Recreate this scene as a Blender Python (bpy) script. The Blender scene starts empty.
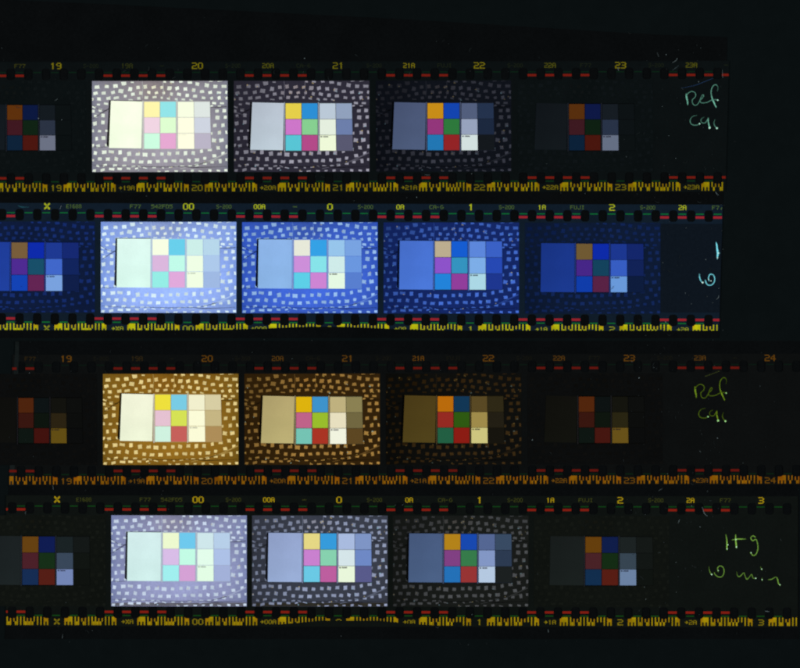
import bpy, math, random
from mathutils import Vector

# ------------------------------------------------------------------ scene, camera, light
S = bpy.context.scene
C = S.collection
U = 0.01                      # one pixel of the scan = 0.01 units (35 mm film is 1.3 units wide)
random.seed(7)

cam_d = bpy.data.cameras.new('camera')
cam = bpy.data.objects.new('camera', cam_d)
C.objects.link(cam)
cam.location = (4.0, -3.34, 30.0)
cam_d.lens = 135.0
cam_d.sensor_width = 36.0
cam_d.clip_start = 1.0
cam_d.clip_end = 200.0
cam_d.dof.use_dof = True
cam_d.dof.focus_distance = 27.0
cam_d.dof.aperture_fstop = 1.1
S.camera = cam

w = bpy.data.worlds.new('World')
S.world = w
w.use_nodes = True
w.node_tree.nodes['Background'].inputs['Color'].default_value = (1, 1, 1, 1)
w.node_tree.nodes['Background'].inputs['Strength'].default_value = 0.0

LAMP = 12250.0
def side_lamp(x):  # added unseen lamp, angled to light the film evenly without glare
    ld = bpy.data.lights.new('added_side_lamp', 'AREA')
    ld.shape = 'RECTANGLE'; ld.size = 12.0; ld.size_y = 22.0
    ld.energy = LAMP
    lo = bpy.data.objects.new('added_side_lamp', ld)
    C.objects.link(lo)
    lo.location = (4.0 + x, -3.34, 30.0)
    d = Vector((4.0, -3.34, 0)) - lo.location
    lo.rotation_euler = d.to_track_quat('-Z', 'Y').to_euler()
side_lamp(-28.0)
side_lamp(28.0)

S.render.engine = 'CYCLES'
S.view_settings.view_transform = 'Standard'
S.view_settings.look = 'None'
S.view_settings.gamma = 1.0
S.view_settings.exposure = 0.0

# ------------------------------------------------------------------ materials
def lin(c):
    out = []
    for v in c:
        v = v / 255.0
        out.append(v / 12.92 if v <= 0.04045 else ((v + 0.055) / 1.055) ** 2.4)
    return out

_mats = {}
def mat(name, c, grain=0.06, scale=60.0, rough=0.7, spec=0.0, cloud=0.0, vary=False):
    key = (name, tuple(c), grain, scale, rough, spec, cloud, vary)
    if key in _mats:
        return _mats[key]
    m = bpy.data.materials.new(name)
    m.use_nodes = True
    nt = m.node_tree
    b = nt.nodes['Principled BSDF']
    b.inputs['Roughness'].default_value = rough
    b.inputs['Specular IOR Level'].default_value = spec
    tc = nt.nodes.new('ShaderNodeTexCoord')
    n = nt.nodes.new('ShaderNodeTexNoise')
    n.inputs['Scale'].default_value = scale
    n.inputs['Detail'].default_value = 2.0
    nt.links.new(tc.outputs['Object'], n.inputs['Vector'])
    mr = nt.nodes.new('ShaderNodeMapRange')
    mr.inputs['From Min'].default_value = 0.25
    mr.inputs['From Max'].default_value = 0.75
    mr.inputs['To Min'].default_value = 1.0 - grain
    mr.inputs['To Max'].default_value = 1.0 + grain
    nt.links.new(n.outputs['Fac'], mr.inputs['Value'])
    fac = mr.outputs['Result']
    if cloud > 0:
        n2 = nt.nodes.new('ShaderNodeTexNoise')
        n2.inputs['Scale'].default_value = 3.2
        n2.inputs['Detail'].default_value = 4.0
        nt.links.new(tc.outputs['Object'], n2.inputs['Vector'])
        m2 = nt.nodes.new('ShaderNodeMapRange')
        m2.inputs['From Min'].default_value = 0.3
        m2.inputs['From Max'].default_value = 0.7
        m2.inputs['To Min'].default_value = 1.0 - cloud
        m2.inputs['To Max'].default_value = 1.0 + cloud
        nt.links.new(n2.outputs['Fac'], m2.inputs['Value'])
        mu = nt.nodes.new('ShaderNodeMath'); mu.operation = 'MULTIPLY'
        nt.links.new(fac, mu.inputs[0]); nt.links.new(m2.outputs['Result'], mu.inputs[1])
        fac = mu.outputs[0]
    l = lin(c)
    vm = nt.nodes.new('ShaderNodeVectorMath'); vm.operation = 'SCALE'
    if vary:
        at = nt.nodes.new('ShaderNodeAttribute'); at.attribute_name = 'dye'
        v2 = nt.nodes.new('ShaderNodeVectorMath'); v2.operation = 'MULTIPLY'
        v2.inputs[1].default_value = l
        nt.links.new(at.outputs['Color'], v2.inputs[0])
        nt.links.new(v2.outputs['Vector'], vm.inputs[0])
    else:
        vm.inputs[0].default_value = l
    nt.links.new(fac, vm.inputs['Scale'])
    nt.links.new(vm.outputs['Vector'], b.inputs['Base Color'])
    _mats[key] = m
    return m

# ------------------------------------------------------------------ mesh helpers (pixel units, y down)
def link(name, me, m, parent=None, z=0.0):
    o = bpy.data.objects.new(name, me)
    if m and not me.materials:
        me.materials.append(m)
    C.objects.link(o)
    if parent:
        o.parent = parent
    o.location.z = z
    return o

def polys_mesh(name, polys, tints=None):
    """polys: list of point lists in pixels -> one flat mesh"""
    vs, fs = [], []
    for p in polys:
        i = len(vs)
        # keep the face normal up (y flips)
        a = sum(p[k][0] * p[(k + 1) % len(p)][1] - p[(k + 1) % len(p)][0] * p[k][1] for k in range(len(p)))
        vs += [(x * U, -y * U, 0) for x, y in p]
        idx = list(range(i, i + len(p)))
        fs.append(idx[::-1] if a > 0 else idx)
    me = bpy.data.meshes.new(name)
    me.from_pydata(vs, [], fs)
    if tints:
        ca = me.color_attributes.new('dye', 'FLOAT_COLOR', 'POINT')
        i = 0
        for p, t in zip(polys, tints):
            for k in range(len(p)):
                q = t[k] if isinstance(t[0], (tuple, list)) else t
                ca.data[i].color = (q[0], q[1], q[2], 1); i += 1
    me.update()
    return me

def rect(x0, y0, x1, y1):
    return [(x0, y0), (x1, y0), (x1, y1), (x0, y1)]

def sheet_mesh(name, outline, holes, thick):
    """solid sheet with real punched holes"""
    cu = bpy.data.curves.new(name, 'CURVE')
    cu.dimensions = '2D'; cu.fill_mode = 'BOTH'; cu.extrude = thick / 2
    for loop in [outline] + holes:
        sp = cu.splines.new('POLY')
        sp.points.add(len(loop) - 1)
        for p, (x, y) in zip(sp.points, loop):
            p.co = (x * U, -y * U, 0, 1)
        sp.use_cyclic_u = True
    o = bpy.data.objects.new(name + '_tmp', cu)
    C.objects.link(o)
    bpy.context.view_layer.update()
    dg = bpy.context.evaluated_depsgraph_get()
    me = bpy.data.meshes.new_from_object(o.evaluated_get(dg))
    me.name = name
    bpy.data.objects.remove(o)
    bpy.data.curves.remove(cu)
    return me

def rounded(cx, cy, w, h, r, n=5):
    pts = []
    for (sx, sy, a0) in ((1, 1, 0), (-1, 1, 90), (-1, -1, 180), (1, -1, 270)):
        for k in range(n + 1):
            a = math.radians(a0 + 90.0 * k / n)
            pts.append((cx + sx * (w / 2 - r) + r * math.cos(a), cy + sy * (h / 2 - r) + r * math.sin(a)))
    return pts

def smooth(pts, n=6):
    """Catmull-Rom through (x, y, width) points"""
    P = [pts[0]] + list(pts) + [pts[-1]]
    out = []
    for i in range(1, len(P) - 2):
        for k in range(n):
            t = k / n
            o = []
            for c in range(3):
                p0, p1, p2, p3 = P[i-1][c], P[i][c], P[i+1][c], P[i+2][c]
                o.append(0.5 * ((2*p1) + (p2-p0)*t + (2*p0-5*p1+4*p2-p3)*t*t + (3*p1-p0-3*p2+p3)*t**3))
            out.append(tuple(o))
    out.append(tuple(pts[-1]))
    return out

def ribbon(pts):
    """quads along a polyline with widths"""
    L, R = [], []
    for i, (x, y, wd) in enumerate(pts):
        a = pts[max(0, i-1)]; b = pts[min(len(pts)-1, i+1)]
        dx, dy = b[0]-a[0], b[1]-a[1]
        d = math.hypot(dx, dy) or 1
        nx, ny = -dy/d*wd/2, dx/d*wd/2
        L.append((x+nx, y+ny)); R.append((x-nx, y-ny))
    return [[L[i], L[i+1], R[i+1], R[i]] for i in range(len(pts)-1)]

def disc(x, y, r, n=10, sx=1.0):
    return [(x + r*sx*math.cos(2*math.pi*k/n), y + r*math.sin(2*math.pi*k/n)) for k in range(n)]

def mass(o):
    o['kind'] = 'stuff'
    return o

def tag(o, label, cat=None, kind=None, group=None):
    if label: o['label'] = label
    if cat: o['category'] = cat
    if kind: o['kind'] = kind
    if group: o['group'] = group

# ------------------------------------------------------------------ dot-matrix lettering
FONT = {
'0': "01110 10001 10001 10001 10001 10001 01110", '1': "00100 01100 00100 00100 00100 00100 00100",
'2': "11110 00001 00001 01110 10000 10000 11111", '3': "11110 00001 00001 01110 00001 00001 11110",
'4': "00010 00110 01010 10010 11111 00010 00010", '5': "11111 10000 11110 00001 00001 00001 11110",
'6': "01110 10000 10000 11110 10001 10001 01110", '7': "11111 00001 00001 00010 00100 00100 00100",
'8': "01110 10001 10001 01110 10001 10001 01110", '9': "01110 10001 10001 01111 00001 00001 01110",
'A': "01110 10001 10001 11111 10001 10001 10001", 'C': "01111 10000 10000 10000 10000 10000 01111",
'D': "11110 10001 10001 10001 10001 10001 11110", 'E': "11111 10000 10000 11110 10000 10000 11111",
'F': "11111 10000 10000 11110 10000 10000 10000", 'I': "01110 00100 00100 00100 00100 00100 01110",
'J': "00001 00001 00001 00001 00001 10001 01110", 'S': "01111 10000 10000 01110 00001 00001 11110",
'U': "10001 10001 10001 10001 10001 10001 01110", 'X': "10001 11011 01010 00100 01010 11011 10001",
'O': "01110 10001 10001 10001 10001 10001 01110", '-': "00000 00000 00000 11110 00000 00000 00000",
'>': "00000 00100 00110 11111 00110 00100 00000", 'x': "00000 00000 10101 01110 10101 00000 00000",
'G': "01110 10000 10000 10011 10001 10001 01110",
}
def text_polys(s, cx, cy, wd, ht, bold=0.15, clip=None):
    n = len(s)
    cols = 5 * n + (n - 1)
    cw, ch = wd / cols, ht / 7
    x0, y0 = cx - wd/2, cy - ht/2
    out = []
    for i, c in enumerate(s):
        rows = FONT[c].split()
        for r, row in enumerate(rows):
            k = 0
            while k < 5:
                if row[k] == '1':
                    e = k
                    while e < 5 and row[e] == '1': e += 1
                    xa, xb = x0 + (6*i + k)*cw - bold, x0 + (6*i + e)*cw + bold
                    ya, yb = y0 + r*ch, y0 + (r+1)*ch
                    if clip is not None: 
                        lim = clip(cx)
                        yb = min(yb, lim)
                    if yb - ya > 0.05: out.append(rect(xa, ya, xb, yb))
                    k = e
                else:
                    k += 1
    return out

# ------------------------------------------------------------------ the ground the strips lie on
bed_me = polys_mesh('scanner_bed', [rect(-1500, -1500, 2300, 2200)])
bed = link('scanner_bed', bed_me, mat('bed_black', (10, 15, 16), 0.05, 8.0, rough=0.6, cloud=0.05))
tag(bed, 'matt blue-black scanner bed under the film strips', kind='structure')

def sleeve(label, outline):
    me = sheet_mesh('film_sleeve', outline, [], 0.004)
    o = link('film_sleeve', me, mat('sleeve_black', (9, 11, 12), 0.12, 30.0, rough=0.6, cloud=0.10), z=0.004)
    tag(o, label, 'film sleeve', group='black backing sheets under the film strips')
    return o
sleeve('black backing sheet with a slanting top edge, under the upper two strips',
       [(-60, -3), (100, 4), (220, 10), (400, 19), (610, 32), (664, 35), (727, 37), (723, 203), (719, 338), (-60, 338)])
sleeve('black backing sheet with a straight top edge, under the lower two strips',
       [(16, 341), (860, 341), (860, 486), (799, 488), (799, 639), (5, 639), (9, 480)])

# ------------------------------------------------------------------ film strips
ZF = 0.0105        # film centre height
TH = 0.004         # film thickness
ZT = TH / 2        # film top, local
HP = 17.66         # perforation pitch
HW, HH, HR = 8.3, 11.5, 2.8
VT, VB = 12.6, 116.9   # centres of the two perforation rows

SPOTS = {(90, 80): [(75,75,55,40),(178,68,45,35),(272,63,50,40),(360,38,55,40),(450,25,35,15),(512,80,40,35),(590,72,40,45),(680,78,50,32),(765,80,30,35),
(58,142,50,35),(145,140,48,32),(244,132,42,36),(330,118,55,42),(428,98,45,48),(458,152,42,35),(543,140,40,38),(626,133,36,32),(708,138,36,28),
(25,205,25,30),(95,202,42,36),(196,195,50,35),(280,190,60,28),(376,172,36,30),(520,195,38,30),(600,188,40,34),(688,183,48,26),(432,210,50,12),
(90,262,38,20),(170,252,48,24),(40,290,50,18),(110,322,40,30),(35,335,28,35),(138,378,40,40),(57,385,32,35),(138,452,40,45),(52,465,42,45)],
(160, 80): [(15,80,30,35),(50,20,30,18),(128,20,45,20),(222,20,42,20),(318,28,55,28),(398,43,45,38),(497,58,48,45),(590,70,45,38),(682,70,55,34),(545,14,45,10),(640,14,60,8),
(38,140,30,30),(100,88,48,44),(182,90,42,38),(270,97,42,40),(358,110,38,40),(447,124,50,32),(535,133,45,34),(628,136,50,28),(706,133,22,34),
(18,190,25,25),(122,150,32,38),(203,153,45,34),(290,165,42,36),(373,174,48,34),(463,192,42,30),(550,195,32,30),(630,192,36,36),(708,195,20,30),
(88,200,40,20),(173,205,32,22),(248,208,42,20),(330,215,42,16),(575,248,45,26),(660,250,52,24),(550,278,32,18),(632,280,36,14),(606,333,42,34),(685,328,40,38),
(612,402,48,44),(695,398,34,38),(584,486,42,38),(670,485,40,42)],
(90, 130): [(30,10,25,30),(100,12,36,28),(175,8,24,24),(70,92,32,42),(143,84,46,42),(32,165,22,34),(86,170,44,36),(170,160,24,30),
(55,244,36,40),(150,236,52,42),(226,232,62,32),(321,238,40,44),(416,255,44,48),(508,258,48,34),(586,264,58,42),(676,262,40,36),(766,256,38,38),
(32,322,20,26),(104,308,44,38),(188,310,46,38),(279,308,40,40),(373,313,40,42),(460,334,40,34),(545,341,50,34),(635,341,48,38),(722,334,42,32),
(82,382,36,24),(158,374,44,24),(264,376,46,26),(364,380,48,20),(460,388,44,16),(526,390,40,12),
(45,432,36,26),(132,426,50,28),(230,416,62,26),(314,414,50,26),(410,412,44,22),(496,410,36,16),(586,405,48,10),(682,402,40,12),(735,443,36,10)],
(160, 130): [(548,38,22,30),(632,30,36,40),(706,26,22,36),(573,112,46,42),(655,112,54,38),(618,192,40,40),(708,180,22,42),(440,228,34,40),(528,212,48,32),(353,246,42,44),
(270,248,42,48),(185,246,46,38),(97,254,42,40),(578,276,44,36),(670,248,40,32),(476,303,34,32),(393,320,52,38),(308,326,38,36),(224,330,42,36),(146,330,54,34),(58,330,40,34),
(478,360,44,24),(555,346,36,28),(640,335,32,46),(706,318,22,30),(390,376,40,24),(320,382,40,14),(236,386,44,14),(172,390,30,10),(108,398,40,10),(30,404,24,12),
(10,438,22,12),(72,440,50,12),(170,438,40,14),(256,436,36,14),(342,434,34,24),(430,440,50,12),(530,432,36,24),(620,434,40,18),(700,430,34,26)]}
FW, FH = 135.5, 91.0
def spot_list():
    rnd = random.Random(3)
    out = []
    for (ox, oy), L in SPOTS.items():
        for x, y, a, b in L:
            cx, cy = ox + x/10.67 - 92, oy + y/10.67 - 81
            if any(math.hypot(cx-q[0], cy-q[1]) < 4.0 for q in out if abs(q[0]-70) < 8 or abs(q[1]-50) < 4): continue
            a, b = a/10.67*0.95, b/10.67*0.95
            sk = rnd.uniform(-0.22, 0.22)
            pts = []
            th = rnd.uniform(-0.2, 0.2)
            for (sx, sy) in ((-1,-1), (0,-0.98), (1,-1), (0.98,0), (1,1), (0,0.98), (-1,1), (-0.98,0)):
                qx = sx*a/2*rnd.uniform(0.86, 1.1); qy = sy*b/2*rnd.uniform(0.86, 1.1) + sk*sx*a/3
                px = cx + qx*math.cos(th) - qy*math.sin(th)
                py = cy + qx*math.sin(th) + qy*math.cos(th)
                pts.append((min(max(px, 0.2), FW-0.2), min(max(py, 0.2), FH-0.2)))
            out.append((cx, cy, pts))
    return out
SP = spot_list()

def mixc(a, b, t): return tuple(a[i]*(1-t)+b[i]*t for i in range(3))

def picture(parent, name_label, ox, oy, P):
    """one exposed frame: dotted cloth, grey card, colour chart, grey scale. All printed flat on the film."""
    cloth, spot, card, chart, grey = P['cloth'], P['spot'], P['card'], P['chart'], P['grey']
    fall = P.get('fall', 0.0)
    bright = sum(cloth) > 200
    cg = 0.10
    NX, NY = 24, 16
    gp, gt = [], []
    def glow_falloff(x, y):  # chart glow and falloff of light painted into the cloth tint
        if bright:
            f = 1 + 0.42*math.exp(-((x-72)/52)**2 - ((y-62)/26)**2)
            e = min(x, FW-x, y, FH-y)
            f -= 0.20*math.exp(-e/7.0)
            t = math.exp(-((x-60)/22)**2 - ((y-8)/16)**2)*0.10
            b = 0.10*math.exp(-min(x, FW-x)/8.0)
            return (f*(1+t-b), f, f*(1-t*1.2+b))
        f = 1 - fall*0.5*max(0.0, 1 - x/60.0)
        return (f, f, f)
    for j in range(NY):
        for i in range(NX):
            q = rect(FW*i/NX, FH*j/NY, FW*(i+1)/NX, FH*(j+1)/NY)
            gp.append(q); gt.append([glow_falloff(*v) for v in q])
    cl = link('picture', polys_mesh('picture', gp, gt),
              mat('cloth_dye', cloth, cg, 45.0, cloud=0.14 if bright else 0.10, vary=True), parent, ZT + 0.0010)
    cl.location.x = ox*U; cl.location.y = -oy*U
    cl['label'] = name_label
    # spots
    polys, tints = [], []
    rnd = random.Random(11)
    for cx, cy, pts in SP:
        f = 1.0 - fall*max(0.0, (1 - cx/60.0)) - fall*0.5*max(0.0, (50-cy)/50.0)  # falloff of light over the cloth, painted into the spot tints
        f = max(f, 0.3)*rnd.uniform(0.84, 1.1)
        warm = max(0.0, 1 - math.hypot((cx-62)/22, (cy-8)/14))
        t = (f, f*(1-0.12*warm), f*(1-0.25*warm))
        polys.append(pts); tints.append(t)
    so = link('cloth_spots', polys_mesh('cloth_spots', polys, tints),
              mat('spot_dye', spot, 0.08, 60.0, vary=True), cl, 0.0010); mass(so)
    # folds, seams and the shade cast on the photographed cloth (picture content)
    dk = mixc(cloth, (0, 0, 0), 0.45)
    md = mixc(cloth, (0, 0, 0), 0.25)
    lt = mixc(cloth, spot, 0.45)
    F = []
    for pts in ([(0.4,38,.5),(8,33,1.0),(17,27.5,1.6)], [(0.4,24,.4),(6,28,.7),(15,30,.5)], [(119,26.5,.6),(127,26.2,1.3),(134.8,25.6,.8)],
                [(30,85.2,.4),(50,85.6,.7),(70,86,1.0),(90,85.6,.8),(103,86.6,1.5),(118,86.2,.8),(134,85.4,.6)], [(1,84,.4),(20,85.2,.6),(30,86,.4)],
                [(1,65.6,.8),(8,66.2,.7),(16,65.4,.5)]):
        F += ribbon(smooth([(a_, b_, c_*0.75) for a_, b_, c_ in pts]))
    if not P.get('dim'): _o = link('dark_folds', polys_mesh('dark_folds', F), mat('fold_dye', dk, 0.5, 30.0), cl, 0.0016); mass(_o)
    F = []
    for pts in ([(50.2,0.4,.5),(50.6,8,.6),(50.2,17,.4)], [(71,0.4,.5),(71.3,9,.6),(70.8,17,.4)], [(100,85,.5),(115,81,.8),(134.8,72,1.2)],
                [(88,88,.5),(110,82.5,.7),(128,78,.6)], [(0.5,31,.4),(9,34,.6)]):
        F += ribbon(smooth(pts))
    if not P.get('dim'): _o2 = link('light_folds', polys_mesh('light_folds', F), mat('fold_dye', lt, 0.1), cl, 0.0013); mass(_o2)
    if P.get('hem'):  # band at the cloth's lower edge, fold shadow put into its colour
        H = [[(0.3,87.6),(40,87.2),(90,87.4),(135.2,87.0),(135.2,90.7),(0.3,90.7)]]
        link('hem', polys_mesh('hem', H), mat('fold_dye', P['hem'], 0.25, 12.0), cl, 0.0007)
    # card geometry, local to the frame
    dx, dy, s = P.get('off', (0, 0, 1.0))
    if P['kind'] == 'a':
        q_card = [(18.8,19.7),(50.3,20.5),(49.4,67.4),(16.8,66.9)]
        cx0, cx1, cy0, cy1 = 52.0, 84.0, 20.6, 68.0
        gx0, gx1, gxb = 85.8, 117.8, 118.9
    else:
        q_card = [(16.5,16.8),(49.8,17.0),(49.6,65.8),(15.8,65.6)]
        cx0, cx1, cy0, cy1 = 51.6, 84.3, 17.2, 65.9
        gx0, gx1, gxb = 86.0, 118.6, 119.2
    def T(x, y): return (52 + (x-52)*s + dx, 20 + (y-20)*s + dy)
    def TQ(q): return [T(*p) for p in q]
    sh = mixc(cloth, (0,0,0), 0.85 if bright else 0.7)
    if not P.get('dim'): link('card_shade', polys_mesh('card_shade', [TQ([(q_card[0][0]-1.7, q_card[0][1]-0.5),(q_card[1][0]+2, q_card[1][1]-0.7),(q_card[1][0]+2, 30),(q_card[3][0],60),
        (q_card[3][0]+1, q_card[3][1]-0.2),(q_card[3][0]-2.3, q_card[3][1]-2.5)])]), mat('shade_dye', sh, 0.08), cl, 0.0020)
    board = mixc(grey[0], (0,0,0), 0.35) if not bright else mixc(cloth, grey[0], 0.25)
    lineg = mixc(card, (0,0,0), 0.68) if not bright else mixc(cloth, card, 0.3)
    link('chart_board', polys_mesh('chart_board', [TQ([(cx0-1.9,cy0-0.7),(gx1+0.2,cy0-0.3),(gxb+0.2,cy1+0.3),(cx0-1.9,cy1+0.6)])]),
         mat('board_dye', lineg, 0.06), cl, 0.0026)
    cg_p, cg_t = [], []
    def cpt(u, v):
        a, b, c, d = q_card
        return tuple((a[k]*(1-u)+b[k]*u)*(1-v) + (d[k]*(1-u)+c[k]*u)*v for k in (0, 1))
    for j in range(8):
        for i in range(6):
            uv = [(i/6, j/8), ((i+1)/6, j/8), ((i+1)/6, (j+1)/8), (i/6, (j+1)/8)]
            cg_p.append(TQ([cpt(*q) for q in uv]))
            row = []
            for u, v in uv:
                f = 1 + (0.16*(v-0.5) + 0.10*(u-0.5) if not bright else 0.05*math.sin(3*u)*v)  # light glow on the card painted into its tint, stronger towards the bottom
                row.append((f*(1-0.05*(v-.5)), f, f*(1+0.03*(0.5-v))))
            cg_t.append(row)
    link('grey_card', polys_mesh('grey_card', cg_p, cg_t), mat('card_dye', card, 0.035, 90.0, cloud=0.06, vary=True), cl, 0.0032)
    # dividers
    for xd in (cx0-1.5, cx1+0.35):
        link('divider', polys_mesh('divider', [TQ(rect(xd, cy0-0.8, xd+0.85, cy1+0.9))]),
             mat('divider_dye', mixc(card, (70,70,90), 0.25) if not bright else mixc(card,(140,130,160),.35), 0.05), cl, 0.0034)
    g = 0.28 if bright else 0.36
    xm = (cx0+cx1)/2
    h3 = (cy1-cy0)/3
    for r in range(3):
        ya, yb = cy0 + r*h3, cy0 + (r+1)*h3
        for k in range(2):
            xa, xb = (cx0, xm-g) if k == 0 else (xm+g*0.6, cx1-0.2)
            link('colour_patch', polys_mesh('colour_patch', [TQ(rect(xa, ya+g*0.6, xb, yb-g*0.6))]),
                 mat('patch_dye', chart[2*r+k], 0.03, 90.0), cl, 0.0036)
    for r in range(3):
        ya, yb = cy0 + r*h3 + 0.1, cy0 + (r+1)*h3 + 0.1
        ta, tb = r/3.0, (r+1)/3.0
        xr0, xr1 = gx1+(gxb-gx1)*ta, gx1+(gxb-gx1)*tb
        xm0, xm1 = (gx0+xr0)/2, (gx0+xr1)/2
        for k in range(2):
            q = [(gx0, ya+0.2), (xm0-0.22, ya+0.2), (xm1-0.22, yb-0.2), (gx0, yb-0.2)] if k == 0 else \
                [(xm0+0.2, ya+0.2), (xr0, ya+0.2), (xr1, yb-0.2), (xm1+0.2, yb-0.2)]
            link('grey_patch', polys_mesh('grey_patch', [TQ(q)]), mat('patch_dye', grey[2*r+k], 0.03, 90.0), cl, 0.0036)
    # tiny dark lettering at the top of the white patch
    L = []
    x, y = gx0 + 0.9, cy0 + 2*h3 + 1.0
    for wd, up in ((0.9,1),(0.6,1),(-0.8,0),(0.8,1),(0.9,1),(0.7,1),(0.9,1),(0.7,1)):
        if up: L.append(rect(x, y+random.uniform(0,.2), x+wd, y+1.4)); x += wd + 0.22
        else: x += -wd
    link('patch_lettering', polys_mesh('patch_lettering', [TQ(p) for p in L]),
         mat('ink_dye', mixc(grey[4], (20,16,30), P.get('ink', 0.75)), 0.0), cl, 0.0040)
    # coloured flecks in the emulsion
    if not P.get('dim'):
        rnd = random.Random(5)
        fl = {}
        for k in range(46):
            cx, cy, _ = SP[rnd.randrange(len(SP))]
            x, y = cx + rnd.uniform(-2, 2), cy + rnd.uniform(-2, 2)
            x = min(max(x, 1), FW-1.5); y = min(max(y, 1), FH-1.5)
            r = rnd.uniform(0.3, 0.62)
            fl.setdefault(rnd.choice((0, 0, 1)), []).append(disc(x, y, r, 7, rnd.uniform(0.8, 1.7)))
        for c, col in ((0, (225, 190, 90)), (1, (150, 220, 235))):
            _o = link('fleck', polys_mesh('fleck', fl[c]), mat('fleck_dye', mixc(mixc(spot, cloth, 0.35), col, 0.3 if sum(spot) > 550 else (0.5 if sum(spot) > 250 else 0.25)), 0.1), cl, 0.0018); mass(_o)
    return cl

# clock / data tracks of the edge code, 31 bits
def code_bits(n, kind):
    clock = [1]*5 + [(1 if k % 2 == 0 else 0) for k in range(5, 28)] + [1, 1, 1]
    data = [1,0,1,0,1,0,0,1,0,0,0,1,1,0,0,0] if kind == 'a' else [1,0,1,0,1,0,1,1,1,0,0,1,1,0,1,0]
    if isinstance(n, str):
        fr = [1]*6 + [0,0,1,0,1]
    else:
        v = [int(c) for c in format(n % 32, '05b')]
        fr = [1,1,0] + v[::-1] + [0,0,1]
    data = data + fr + [0,1,0,1]
    return clock[:31], data[:31]

def code_polys(x0, n, kind, vt, hx0, sx, clip, vbot):
    clock, data = code_bits(n, kind)
    bw = 52.5/31
    mid = vt + 4.9
    out = []
    for i in range(31):
        for sub in range(2):
            xa = x0 + (i + sub/2)*bw; xb = xa + bw/2
            xc = (xa + xb)/2
            # keep clear of the perforation
            k = round((xc - hx0)/HP)
            d = abs(xc - (hx0 + k*HP))
            top = vt
            if d < HW/2 + 0.3:
                hb = VB + HH/2 + 0.15
                e = max(0.0, d - (HW/2 - HR))
                hb -= HR - math.sqrt(max(0.0, HR*HR - e*e)) if e < HR else HR
                top = max(vt, hb)
            lim = min(vbot, clip(xc*sx) if clip else 1e9)
            if clock[i]:
                a, b = top, (vbot if data[i] else mid)
            elif data[i]:
                a, b = max(top, mid), vbot
            else:
                continue
            b = min(b, lim)
            if b - a > 0.2:
                xx0 = xa + (0.26 if (sub == 0 and not (i and (clock[i-1]))) else -0.01)
                xb1 = xb - (0.26 if (sub == 1 and not (i < 30 and clock[i+1])) else 0.0)
                out.append([(xx0*sx, a), (xb1*sx, a), (xb1*sx, b), (xx0*sx, b)])
    return out

def rotated_strip(name_label, x0, y0, rot):
    e = bpy.data.objects.new('film_strip', None)
    e.empty_display_size = 0.2
    C.objects.link(e)
    e.location = (x0*U, -y0*U, ZF)
    e.rotation_euler.z = rot
    tag(e, name_label, 'film strip', group='four lengths of 35 mm slide film')
    return e

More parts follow.
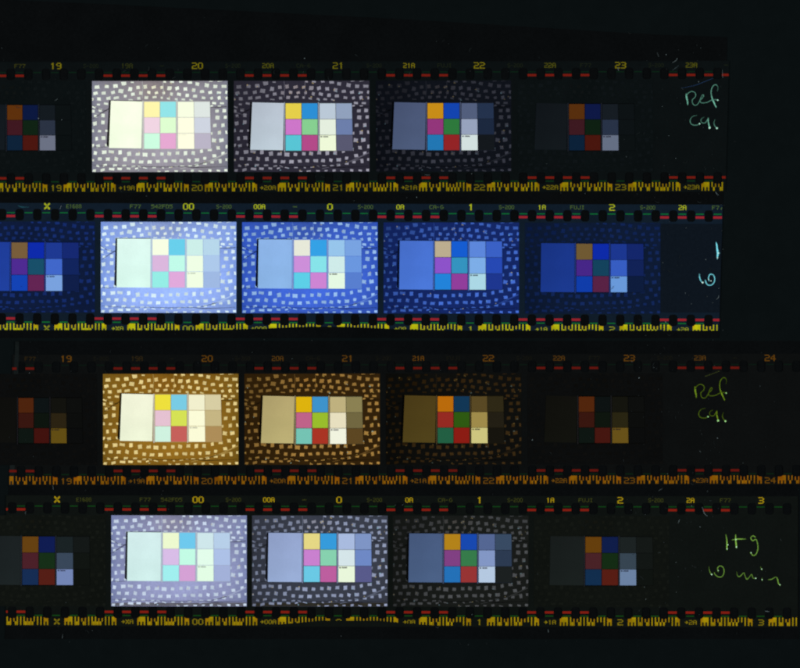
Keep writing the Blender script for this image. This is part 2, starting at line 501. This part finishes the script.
def strip(D):
    e = rotated_strip(D['label'], D['x0'], D['y0'], D['rot'])
    sx = D['sx']
    O = D['outline']                        # local px
    xa = min(p[0] for p in O); xb = max(p[0] for p in O)
    def edge_x(v, right):
        # x of the cut end at height v
        (tl, tr, br, bl) = D['ends']
        return (tr + (br-tr)*v/131.0) if right else (tl + (bl-tl)*v/131.0)
    holes = []
    k = -6
    while True:
        cx = (D['hx0'] + k*HP)*sx
        k += 1
        if cx > xb: break
        for v in (VT, VB):
            if edge_x(v, False) + 5 < cx < edge_x(v, True) - 5:
                h = HH
                holes.append(rounded(cx, v, HW, h, HR))
    base = link('film_base', sheet_mesh('film_base', O, holes, TH),
                mat('emulsion', D['base'], 0.10, 40.0, rough=0.5, spec=0.012, cloud=0.10), e)
    # pictures
    for lab, ox, P in D['pics']:
        p = picture(e, lab, ox, D['fv'], P)
        p.rotation_euler.z = D.get('prot', 0.0)
        if xa > ox:                          # cut frame at the left end of the strip
            pass
    clip = D.get('clip')
    inside = lambda x, v, h=0: edge_x(v, False) + h < x < edge_x(v, True) - h
    # dashes between perforations
    gap = HP - HW - 0.6
    dm_r = polys_mesh('red_dash', [rect(-gap/2, -1.2, gap/2, 1.2)]); dm_g = polys_mesh('green_dash', [rect(-gap/2+0.45, -0.5, gap/2-0.45, 0.5)])
    rm = mat('red_dye', D['red'], 0.08); 
    gm = mat('green_dye', D['green'], 0.12); gm2 = mat('green_dye', D['green2'], 0.12)
    dm_r.materials.append(rm); dm_g.materials.append(gm)
    dm_g2 = dm_g.copy(); dm_g2.materials.clear(); dm_g2.materials.append(gm2)
    k = -6
    while True:
        cx = (D['hx0'] + (k+0.5)*HP)*sx
        idx = (k - D['redk']) % 8
        k += 1
        if cx > xb: break
        for v, me in ((10.7, dm_g), (120.0, dm_g2)):
            if inside(cx, v, 4.5):
                o = link('green_dash', me, None, e, ZT + 0.0010); o.location.x = cx*U; o.location.y = -v*U
        if idx < 4:
            for v in (14.0, 116.4):
                lx, rx = edge_x(v, False), edge_x(v, True)
                a, b = max(cx-gap/2, lx+0.1), min(cx+gap/2, rx-0.1)
                if b - a > gap - 0.2:
                    o = link('red_dash', dm_r, None, e, ZT + 0.0010)
                    o.location.x = cx*U; o.location.y = -v*U
                elif b - a > 1.5:
                    o = link('red_dash', polys_mesh('red_dash', [rect(a-cx, -1.2, b-cx, 1.2)]), rm, e, ZT + 0.0010)
                    o.location.x = cx*U; o.location.y = -v*U
    # top lettering
    for s, x, size, col in D['top']:
        if not s: continue
        ht = {'big': 6.4, 'mid': 4.9, 'dim': 3.9, 'tiny': 2.8}[size]
        n = len(s)
        wd = {'big': 5.4*n, 'mid': 3.75*n, 'dim': 3.55*n if n != 5 else 15.0, 'tiny': 4.2}[size]
        x = x*sx
        if not inside(x, 4, 2): continue
        hb = {'big': 0.16, 'mid': 0.12}.get(size, 0.02)
        nm = 'frame_number' if size in ('big', 'mid') else 'edge_lettering'
        P = [p for p in text_polys(s, x, 4.2, wd, ht, hb) if p[1][0] < edge_x(4, True)-0.2 and p[0][0] > edge_x(4, False)]
        if P:
            # a slow change of density along the film
            link(nm, polys_mesh(nm, P), mat('letter_dye', col, 0.18, 25.0), e, ZT + 0.0012)
    # bottom code and numbers
    bt, bb = D['bars']
    for lab, xn, n in D['codes']:
        for half in (0, 1):
            xs = xn + 7.3 + 73.0*half
            P = code_polys(xs, n, D['kind'], bt, D['hx0'], sx, clip, bb)
            P = [p for p in P if p[0][0] > edge_x(125, False)+0.3 and p[1][0] < edge_x(125, True)-0.3]
            if P:
                tt = []
                for p in P:
                    hot = (0.95, 0.66, 0.9) if bt + 0.25 < p[0][1] < bt + 4.5 else (1, 1, 1)
                    low = (0.78, 0.78, 0.8)
                    tt.append([hot, hot, low, low])
                bo = link('edge_barcode', polys_mesh('edge_barcode', P, tt), mat('code_dye', D['bar'], 0.30, 9.0, vary=True), e, ZT + 0.0010)
                mass(bo)
            xl = (xn if half == 0 else xn + 70.6)*sx
            s = lab if half == 0 else '>' + lab + 'A'
            if not inside(xl, 125, 4): continue
            wd = (5.2*len(lab) + 0.3) if half == 0 else 3.9*len(s)
            ht = 6.0 if half == 0 else 4.4
            P = text_polys(s, xl, bt + 5.0, wd, ht, 0.1, clip)
            if P:
                link('frame_number', polys_mesh('frame_number', P), mat('letter_dye', D['num'], 0.2, 25.0), e, ZT + 0.0012)
    # scratched handwriting
    for strokes, dots, col, dcol in D['hand']:
        polys = []
        for st in strokes:
            st = [(x, y, wv*0.8) for x, y, wv in st]
            polys += ribbon(smooth(st))
            for end in (st[0], st[-1]):
                polys.append(disc(end[0], end[1], end[2]*0.5, 8))
        polys = [p for p in polys if max(q[0] for q in p) < edge_x(p[0][1], True) - 0.5]
        # ends overlap in plane: lift each piece a hair
        wid = lambda p: math.hypot(p[0][0]-p[-1][0], p[0][1]-p[-1][1]) if len(p) == 4 else 0.45
        tt = [(min(1.5, max(0.35, (wid(p)/0.95)**1.6)),)*3 for p in polys]
        me = polys_mesh('handwriting', polys, tt)
        zz = 0
        for f in me.polygons:
            zz += 1
            for vi in f.vertices: me.vertices[vi].co.z = (zz % 97)*0.0000012
        hw = link('handwriting', me, mat('scratch', col, 0.38, 40.0, vary=True), e, ZT + 0.0016); mass(hw)
        dd = [disc(x, y, r, 9) for x, y, r in [(x_, y_, r_*0.66) for x_, y_, r_ in dots] if x + r < edge_x(y, True) - 0.5]
        if dd:
            hd = link('handwriting_dot', polys_mesh('handwriting_dot', dd), mat('scratch_bright', dcol, 0.1), e, ZT + 0.0022); mass(hd)
    for pts, col in D.get('scratch', []):
        link('scratch', polys_mesh('scratch', ribbon(smooth(pts))), mat('scratch_thin', col, 0.3, 30.0), e, ZT + 0.0014)
    for poly, col in D.get('blank', []):
        link('blank_frame', polys_mesh('blank_frame', [poly]), mat('blank_dye', col, 0.1, 30.0), e, ZT + 0.0006)
    for poly, col in D.get('seam', []):
        link('end_tape', polys_mesh('end_tape', [poly]), mat('end_tape', col, 0.25, 12.0), e, ZT + 0.0006)
    return e

# ---- handwriting, traced
def tr(pts, ox, oy, sc, wd, x0, y0):
    out = []
    for p in pts:
        wv = p[2] if len(p) > 2 else wd
        out.append((ox + p[0]/sc - x0, oy + p[1]/sc - y0, wv/sc))
    return out
def hand_ref(x0, y0):
    a = lambda pts, wd: tr(pts, 660, 70, 8.35, wd, x0, y0)
    st = [a([(218,205,9),(221,240,16),(228,275,14),(230,302,7)], 12),
          a([(219,228),(235,202),(262,188),(287,196),(297,216),(288,240),(271,254),(267,272),(275,294),(292,304),(311,296),(328,270),(340,240),(355,216),(363,224),(352,244),(334,262),(338,280),(365,284),(398,277),(432,259),(470,257),(486,262)], 7.5),
          a([(478,185,5),(482,152,6),(466,132,8),(445,140,8),(430,165,9),(425,200,9),(431,236,11),(446,275,14),(468,322,10)], 8),
          a([(305,388,5),(275,395,6),(255,415,7),(250,440,8),(262,462,8),(290,470,8),(318,466,8)], 8),
          a([(367,403,5),(346,415,6),(340,435,7),(352,450,8),(375,450,8),(395,425,9),(402,408,9)], 8),
          a([(402,412,9),(402,445,12),(412,488,12)], 11),
          a([(457,422,5),(448,450,7),(455,475,8),(470,492,9)], 7)]
    dots = [tr([(x, y, r)], 660, 70, 8.35, 0, x0, y0)[0] for x, y, r in ((328,458,10),(412,491,14),(473,495,12),(480,261,9))]
    return st, dots
def hand_min(x0, y0):
    a = lambda pts, wd: tr(pts, 680, 500, 6.667, wd, x0, y0)
    st = [a([(305,222,6),(312,265,9),(312,325,10)], 9), a([(370,222,7),(371,260,10),(376,312,12)], 10), a([(345,258,6),(385,252,9),(438,252,6)], 7),
          a([(502,240),(485,230),(471,245),(484,263),(504,254),(514,272),(519,310),(510,346),(490,362),(468,342)], 7.5),
          a([(192,435,4),(197,465,6),(208,488,7)], 6), a([(254,470),(250,447),(266,431),(288,443),(293,475),(279,502),(255,504),(233,488),(229,474)], 7),
          a([(378,470,4),(384,498,6),(400,500,7),(425,477,6),(433,497,6),(446,520,7),(466,500,6),(478,487,6),(487,512,6),(506,513,6)], 6),
          a([(588,522,6),(610,520,7),(638,505,6),(650,520,8),(655,545,8),(669,562,7)], 7), a([(537,438,5),(546,458,7)], 6), a([(546,512,6),(548,530,6)], 6)]
    dots = [tr([(x, y, r)], 680, 500, 6.667, 0, x0, y0)[0] for x, y, r in ((313,318,6),(376,305,7),(473,343,5),(211,488,7),(505,513,6),(544,452,5),(547,522,5),(666,556,5),(318,290,6),(372,255,6),(255,462,4.5))]
    return st, dots
hr_s, hr_d = hand_ref(0, 62)
hm_s, hm_d = hand_min(10.2, 495)
# the same writing on the shorter copy: a blunt "1" and a clean "10"
def b2(pts): return [(680 + p[0]/9.54, 230 + p[1]/9.54 - 202, p[2]/9.54) for p in pts]
hb_s = [b2([(343,100,10),(350,130,17),(354,165,20),(360,205,24),(357,240,17),(355,264,8)]), b2([(366,190,5),(378,205,7),(370,215,6)]),
        b2([(185,402,9),(188,440,13),(200,470,12),(212,486,12)]),
        b2([(278,470,12),(272,440,12),(288,408,12),(316,413,12),(331,448,12),(324,486,12),(298,511,12),(264,508,12),(247,484,13),(241,460,9)])]
hb_d = [b2([(216,487,13)])[0], b2([(366,206,10)])[0], b2([(357,250,9)])[0], b2([(296,470,8)])[0], b2([(273,455,7)])[0]]

K = lambda kind, cloth, spot, card, chart, grey, **k: dict(kind=kind, cloth=cloth, spot=spot, card=card, chart=chart, grey=grey, **k)
A = {
19: K('a',(11,16,17),(14,19,20),(18,24,29),[(92,48,13),(12,24,62),(62,24,32),(16,34,20),(14,34,56),(74,22,16)],[(20,26,31),(12,17,18),(42,50,66),(12,17,18),(106,112,130),(11,16,17)],off=(5.0,3.2,0.96),dim=1),
20: K('a',(138,134,144),(228,238,222),(246,255,228),[(255,246,172),(146,228,232),(240,212,226),(222,253,208),(204,252,224),(230,168,210)],[(248,255,226),(222,230,226),(254,255,226),(206,212,224),(255,255,226),(186,180,198)],off=(0,0,1),ink=.05),
21: K('a',(44,42,54),(156,154,168),(184,196,208),[(228,206,74),(44,142,212),(204,118,200),(134,206,144),(88,196,212),(178,74,136)],[(186,200,214),(144,160,188),(228,238,222),(108,126,170),(238,248,216),(88,88,112)],off=(-.3,1.8,1.005),fall=.5),
22: K('a',(15,18,25),(56,58,68),(74,87,118),[(198,140,24),(20,68,174),(146,54,122),(46,120,60),(34,118,178),(146,36,38)],[(82,94,124),(36,50,76),(150,162,188),(28,40,62),(210,224,222),(20,24,28)],off=(-.2,1.8,1.0),fall=.7),
23: K('a',(11,16,17),(14,19,21),(18,23,27),[(86,46,14),(14,24,68),(60,25,32),(14,31,18),(12,33,56),(72,22,14)],[(22,28,34),(13,18,20),(40,50,70),(13,18,20),(100,110,130),(12,17,18)],off=(-.5,2.9,.985),dim=1)}
Cc = {
19: K('a',(11,12,12),(13,13,12),(14,14,12),[(76,35,14),(13,19,20),(55,22,16),(13,20,14),(14,22,18),(64,18,14)],[(18,18,14),(13,14,13),(42,34,18),(12,13,12),(96,76,20),(11,12,12)],off=(5.0,3.2,0.96),dim=1),
20: K('a',(128,92,26),(226,204,136),(236,240,212),[(236,222,60),(120,202,226),(228,192,208),(212,224,84),(206,240,222),(196,96,90)],[(240,238,204),(214,204,162),(250,250,214),(196,180,130),(250,250,214),(172,140,88)],off=(0,0,1),ink=.3),
21: K('a',(48,32,11),(168,128,64),(180,166,112),[(220,178,14),(62,146,202),(190,98,136),(152,188,44),(116,194,178),(168,52,36)],[(190,176,126),(138,128,82),(230,222,190),(112,102,64),(240,242,222),(92,70,34)],off=(-.3,2.3,1.0),fall=.5),
22: K('a',(14,14,12),(58,42,20),(76,62,25),[(184,106,12),(18,54,84),(148,42,34),(46,88,18),(34,94,66),(138,28,20)],[(88,72,36),(46,40,22),(158,138,74),(34,30,20),(204,196,126),(22,20,14)],off=(-.2,2.0,.995),fall=.7),
23: K('a',(11,12,12),(13,13,12),(17,17,13),[(80,37,13),(13,18,18),(55,22,15),(14,21,14),(14,22,18),(68,22,16)],[(20,20,14),(13,14,13),(40,36,18),(12,13,12),(102,80,25),(11,12,12)],off=(-.5,2.5,.985),dim=1)}
B = {
'X': K('b',(14,26,56),(22,44,106),(30,60,150),[(118,92,58),(14,42,168),(78,42,144),(24,78,104),(20,66,178),(98,36,82)],[(30,56,144),(22,40,112),(64,102,200),(18,36,92),(120,160,220),(16,30,72)],off=(.5,3.6,1.0),dim=1),
'OO': K('b',(136,162,226),(212,234,244),(216,246,236),[(246,254,226),(104,206,234),(218,182,220),(192,250,232),(148,236,228),(224,168,218)],[(204,238,232),(182,214,234),(238,254,228),(172,200,234),(240,254,226),(158,184,226)],off=(0,0,1),ink=.25),
'O': K('b',(56,90,190),(150,188,236),(138,178,228),[(230,232,216),(52,160,228),(204,142,216),(134,226,232),(92,206,230),(204,132,210)],[(150,196,234),(120,162,224),(206,234,232),(106,150,222),(228,248,226),(88,126,206)],off=(.1,.4,1.005),fall=.15),
1: K('b',(20,38,98),(68,108,206),(72,114,208),[(186,172,142),(22,92,208),(140,82,200),(52,146,190),(34,130,216),(144,62,154)],[(92,134,218),(58,96,196),(124,172,230),(38,72,178),(170,214,228),(30,54,142)],off=(-.2,1.4,1.0),fall=.5),
2: K('b',(14,26,50),(20,40,90),(26,54,136),[(110,88,50),(14,42,166),(70,38,134),(20,66,92),(16,60,168),(88,34,68)],[(28,54,142),(20,38,106),(54,92,192),(18,34,86),(104,152,216),(14,28,60)],off=(-.2,3.6,1.0),fall=.4,dim=1)}
Dd = {
'X': K('b',(15,18,15),(20,23,19),(27,33,34),[(100,64,18),(16,28,80),(74,32,40),(22,46,24),(22,44,82),(84,30,22)],[(26,34,36),(20,24,23),(56,70,88),(17,21,18),(114,132,178),(15,18,15)],off=(.3,4.0,1.0),dim=1),
'OO': K('b',(132,137,174),(196,210,230),(206,234,232),[(236,248,206),(110,200,236),(216,188,230),(194,250,228),(160,238,238),(212,160,212)],[(206,230,234),(182,206,232),(226,252,234),(172,192,230),(226,252,228),(162,176,216)],off=(0,0,1),ink=.35,hem=(96,96,106)),
'O': K('b',(56,60,72),(148,158,186),(148,166,206),[(228,214,132),(54,154,218),(200,128,206),(134,208,174),(106,200,228),(188,94,158)],[(168,186,222),(126,148,196),(212,228,232),(110,136,196),(232,246,218),(88,90,138)],off=(.1,.5,1.005),fall=.45,hem=(44,42,36)),
1: K('b',(24,26,24),(78,80,82),(72,92,128),[(178,130,26),(24,72,174),(128,64,130),(54,122,74),(36,112,182),(150,52,52)],[(84,102,146),(56,74,98),(130,150,196),(44,58,80),(180,200,224),(28,32,32)],off=(-.2,.9,1.0),fall=.6),
2: K('b',(15,18,15),(19,22,18),(25,30,29),[(100,62,13),(16,29,72),(72,34,38),(20,43,20),(18,45,76),(86,29,20)],[(28,34,34),(20,24,22),(54,68,80),(18,22,20),(106,128,160),(15,19,16)],off=(.1,3.6,1.0),dim=1)}

def top_a(b, m, d):
    return [('F77',20,'dim',mixc(d,b,.35)),('19',56,'big',b),('S-200',91,'dim',d),('19A',127,'mid',mixc(d,m,.35)),('x',162,'tiny',d),('20',197.5,'big',b),('S-200',233,'dim',d),('20A',268,'mid',m),
     ('CA-6',303.5,'dim',d),('21',338.3,'big',mixc(b,m,.4)),('S-200',374,'dim',d),('21A',409,'mid',b),('FUJI',444.5,'dim',d),('22',479.3,'big',b),('S-200',515,'dim',d),('22A',550,'mid',m),
     ('F77',585.5,'dim',d),('23',620.5,'big',b),('S-200',656,'dim',d),('23A',691.3,'mid',m),('x',726,'tiny',d),('24',761.6,'big',b)]
def top_b(b, m, d):
    return [('X',47.2,'big',b),('E1688',74,'dim',d),('F77',135.5,'dim',d),('542FD5',162,'dim',d),('OO',188.6,'big',b),('S-200',224,'dim',d),('OOA',259.5,'mid',b),('x',295,'tiny',d),('O',330,'big',b),
     ('S-200',365.5,'dim',d),('OA',400.2,'mid',b),('CA-G',436.5,'dim',d),('1',471,'big',b),('S-200',506.5,'dim',d),('1A',541.8,'mid',b),('FUJI',577.3,'dim',d),('2',612,'big',b),('S-200',647.6,'dim',d),
     ('2A',682.4,'mid',b),('F77',717.3,'dim',d),('3',753.3,'big',b),('S-200',789,'dim',d)]
codes_a = [('18',-85.3,18),('19',56,19),('20',197.2,20),('21',338.3,21),('22',479.4,22),('23',620.5,23),('24',761.6,24)]
codes_b = [('W',-94,'W'),('X',47.2,'X'),('OO',188.5,'O'),('O',329.8,1),('1',471,3),('2',612.2,5),('3',753.4,7)]
codes_b = [(l if l != 'W' else 'X', x, n) for l, x, n in codes_b]

desc = {19:'darkest', 20:'brightest', 21:'second brightest', 22:'middling dark', 23:'very dark'}
def pics(tab, first, pitch, sc, words):
    out = []
    for i, (k, P) in enumerate(tab.items()):
        out.append((words[i], first + pitch*i*1.0, P))
    return out
wa = ['very dark frame showing only the colour chart', 'overexposed bright frame of the chart on dotted cloth', 'mid-toned frame of the chart on dotted cloth',
      'underexposed frame of the chart on nearly black cloth', 'very dark frame at the right, chart barely showing']

def clip_b(x):       # lower edge of the blue strip: dips in the middle
    d = math.exp(-((x-325)/55.0)**2)
    return 127.9 - 0.0012*x - 3.6*d**0.6
def clip_d(x):
    d = math.exp(-((x-10-330)/62.0)**2) + 0.75*math.exp(-((x-530)/60.0)**2)*0
    return 130.5 - 5.6*min(1, d*1.25)

# strip 1
strip(dict(label='topmost film strip, with mauve-white bright frame and Ref scratched in teal', kind='a', x0=0, y0=62, rot=0.0014, sx=1.0, hx0=10.9,
  redk=5, base=(9,14,15), fv=19.3, ends=(-60,729,725,-60), outline=[(-60,0),(729,0),(725,131),(-60,131)],
  pics=pics(A, -49.6, 141.75, 1, wa), red=(108,25,16), green=(11,34,20), green2=(12,50,22), top=top_a((110,102,14),(76,76,16),(26,32,20)),
  bars=(121.2,129.8), codes=codes_a, bar=(146,128,6), num=(108,98,14), hand=[(hr_s, hr_d, (92,150,130), (168,222,198))],
  scratch=[([(681,27.2,.2),(696,24,.35),(712.7,17.4,.35)],(34,58,92)), ([(672,9.5,.3),(675,7.4,.5),(678.5,4.5,.3)],(50,62,64))]))
# strip 2
strip(dict(label='blue tinted film strip, second from the top, its writing cut off at the right', kind='b', x0=0, y0=202, rot=-0.0022, sx=1.0, hx0=19.9,
  redk=4, base=(14,26,38), blank=[([(660,20.4),(722,20.4),(719.8,109),(660,109)],(14,21,29))], fv=19.6, ends=(-60,722.7,719.2,-60),
  outline=[(-60,1)] + [(x,1) for x in (100,300,500)] + [(722.7,1),(719.2,126.9)] + [(x, clip_b(x)+0.1) for x in range(700, -61, -20)],
  pics=pics(B, -40.3, 141.3, 1, ['dark blue frame at the left', 'overexposed pale blue frame of the chart', 'bright blue frame of the chart on dotted cloth', 'mid blue frame of the chart', 'dark blue frame at the right']),
  red=(144,33,42), green=(14,100,46), green2=(16,104,42), top=top_b((160,170,30),(140,150,30),(72,96,46)),
  bars=(121.2,129.8), codes=codes_b, bar=(184,184,16), num=(136,142,28), clip=clip_b, prot=0.0015, hand=[(hb_s, hb_d, (98,178,190), (196,232,222))],
  scratch=[([(18,3.4,.5),(22,5,1.1),(29,5,.4)],(28,66,76))]))
# strip 3
hs3 = [[(x*0.9975, y, wv) for x, y, wv in st] for st in hr_s]
hd3 = [(x*0.9975, y, r) for x, y, r in hr_d]
strip(dict(label='amber tinted film strip, third from the top, handwritten Ref in olive green', kind='a', x0=10.3, y0=354.6, rot=0.0012, sx=0.9975, hx0=10.9,
  redk=5, base=(10,12,12), fv=19.4, ends=(2.5,860,860,-1.5), outline=[(2.5,0),(860,0),(860,131),(-1.5,131)],
  pics=[(w_, x*0.9975+.8, P) for w_, x, P in pics(Cc, -49.6, 141.75, 1, ['very dark frame of dim red and orange patches', 'overexposed golden frame of the chart', 'brown and amber frame of the chart', 'dark amber frame of the chart', 'nearly black frame with dull red patches'])],
  red=(92,20,14), green=(11,24,17), green2=(11,34,17), top=top_a((90,58,13),(78,52,15),(22,22,16)),
  bars=(121.6,129.8), codes=codes_a, bar=(138,90,8), num=(100,66,12), hand=[(hs3, hd3, (84,108,22), (150,206,130))],
  scratch=[([(694.5,22.6,.5),(702,20,.4),(709,17.2,.4)],(58,66,28))],
  seam=[([(5.2,-13),(9.2,-13),(2.4+1.2,131),(-1.3,131)],(19,24,24))]))
# strip 4
strip(dict(label='bottom film strip, pale lilac bright frame, handwritten 10 min in green', kind='b', x0=10.2, y0=495.2, rot=-0.0013, sx=0.9967, hx0=19.9,
  redk=4, base=(12,16,14), fv=19.8, ends=(-3.9,787.6,787.6,-3.9), outline=[(-3.9,0),(787.6,0),(787.6,131),(-3.9,131)],
  pics=[(w_, x, P) for w_, x, P in pics(Dd, -39.5, 140.75, 1, ['dark frame cut by the left end of the film', 'overexposed pale lilac frame of the chart', 'blue-grey frame of the chart on dotted cloth', 'dark frame of the chart on near black cloth', 'very dark frame of the chart at the right'])],
  red=(124,28,17), green=(15,62,20), green2=(18,68,20), top=top_b((158,134,14),(134,116,16),(58,62,22)),
  bars=(121.2,129.6), codes=codes_b, bar=(156,132,8), num=(120,106,14), clip=clip_d, hand=[(hm_s, hm_d, (104,146,58), (190,236,196))]))

# ------------------------------------------------------------------ dust lying on everything
rnd = random.Random(21)
polys, tints = [], []
for k in range(620):
    x, y = rnd.uniform(0, 800), rnd.uniform(2, 662)
    if x > 735 and y < 338: continue
    if y > 645 or (y < x*0.045 + 3): continue
    if rnd.random() < 0.3: x = rnd.uniform(630, 725); y = rnd.uniform(40, 620)
    inpic = any(a < y < a+93 for a in (80, 221, 373, 514)) and x < 660
    b = rnd.choice((0.25, 0.35, 0.5, 0.5, 0.8, 1.6, 3.2)) if rnd.random() < 0.55 else 0.3
    r = rnd.uniform(0.2, 0.45)
    if inpic and (rnd.random() < 0.5 or 88 < x < 530): continue
    t = (b, b, b)
    if rnd.random() < 0.22:
        a = rnd.uniform(0, math.pi); L = rnd.uniform(1.0, 2.8); c = rnd.uniform(-.6, .6)
        pts = smooth([(x, y, .22), (x+L*math.cos(a), y+L*math.sin(a), .38), (x+2*L*math.cos(a+c), y+2*L*math.sin(a+c), .2)], 3)
        for p in ribbon(pts): polys.append(p); tints.append(tuple(q*0.6 for q in t))
    else:
        polys.append(disc(x, y, r, 6, rnd.uniform(.7, 1.5))); tints.append(t)
for pts, b in (([(672,63,.3),(676,60.5,.55),(677,58,.3)],1.1), ([(657,53,.3),(658.5,57,.4)],.7), ([(55,101,.3),(58,99,.5)],.8), ([(722,70,.3),(722.5,78,.4)],1.0),
               ([(53,485,.3),(53.6,489.5,.5)],.9), ([(702,507,.3),(704,513,.5),(707,516,.3)],1.6), ([(63,634,.3),(62.5,638,.6)],.7), ([(548,629,.3),(548.3,632,.6)],1.2), ([(765,611,.6),(769,611.5,.4)],1.5)):
    for p in ribbon(smooth(pts, 4)): polys.append(p); tints.append((b, b, b))
du = link('dust', polys_mesh('dust', polys, tints), mat('dust', (72, 82, 84), 0.2, 50.0, vary=True), None, ZF + TH/2 + 0.012)
tag(du, 'fine pale specks and short fibres of dust over the strips', kind='stuff')
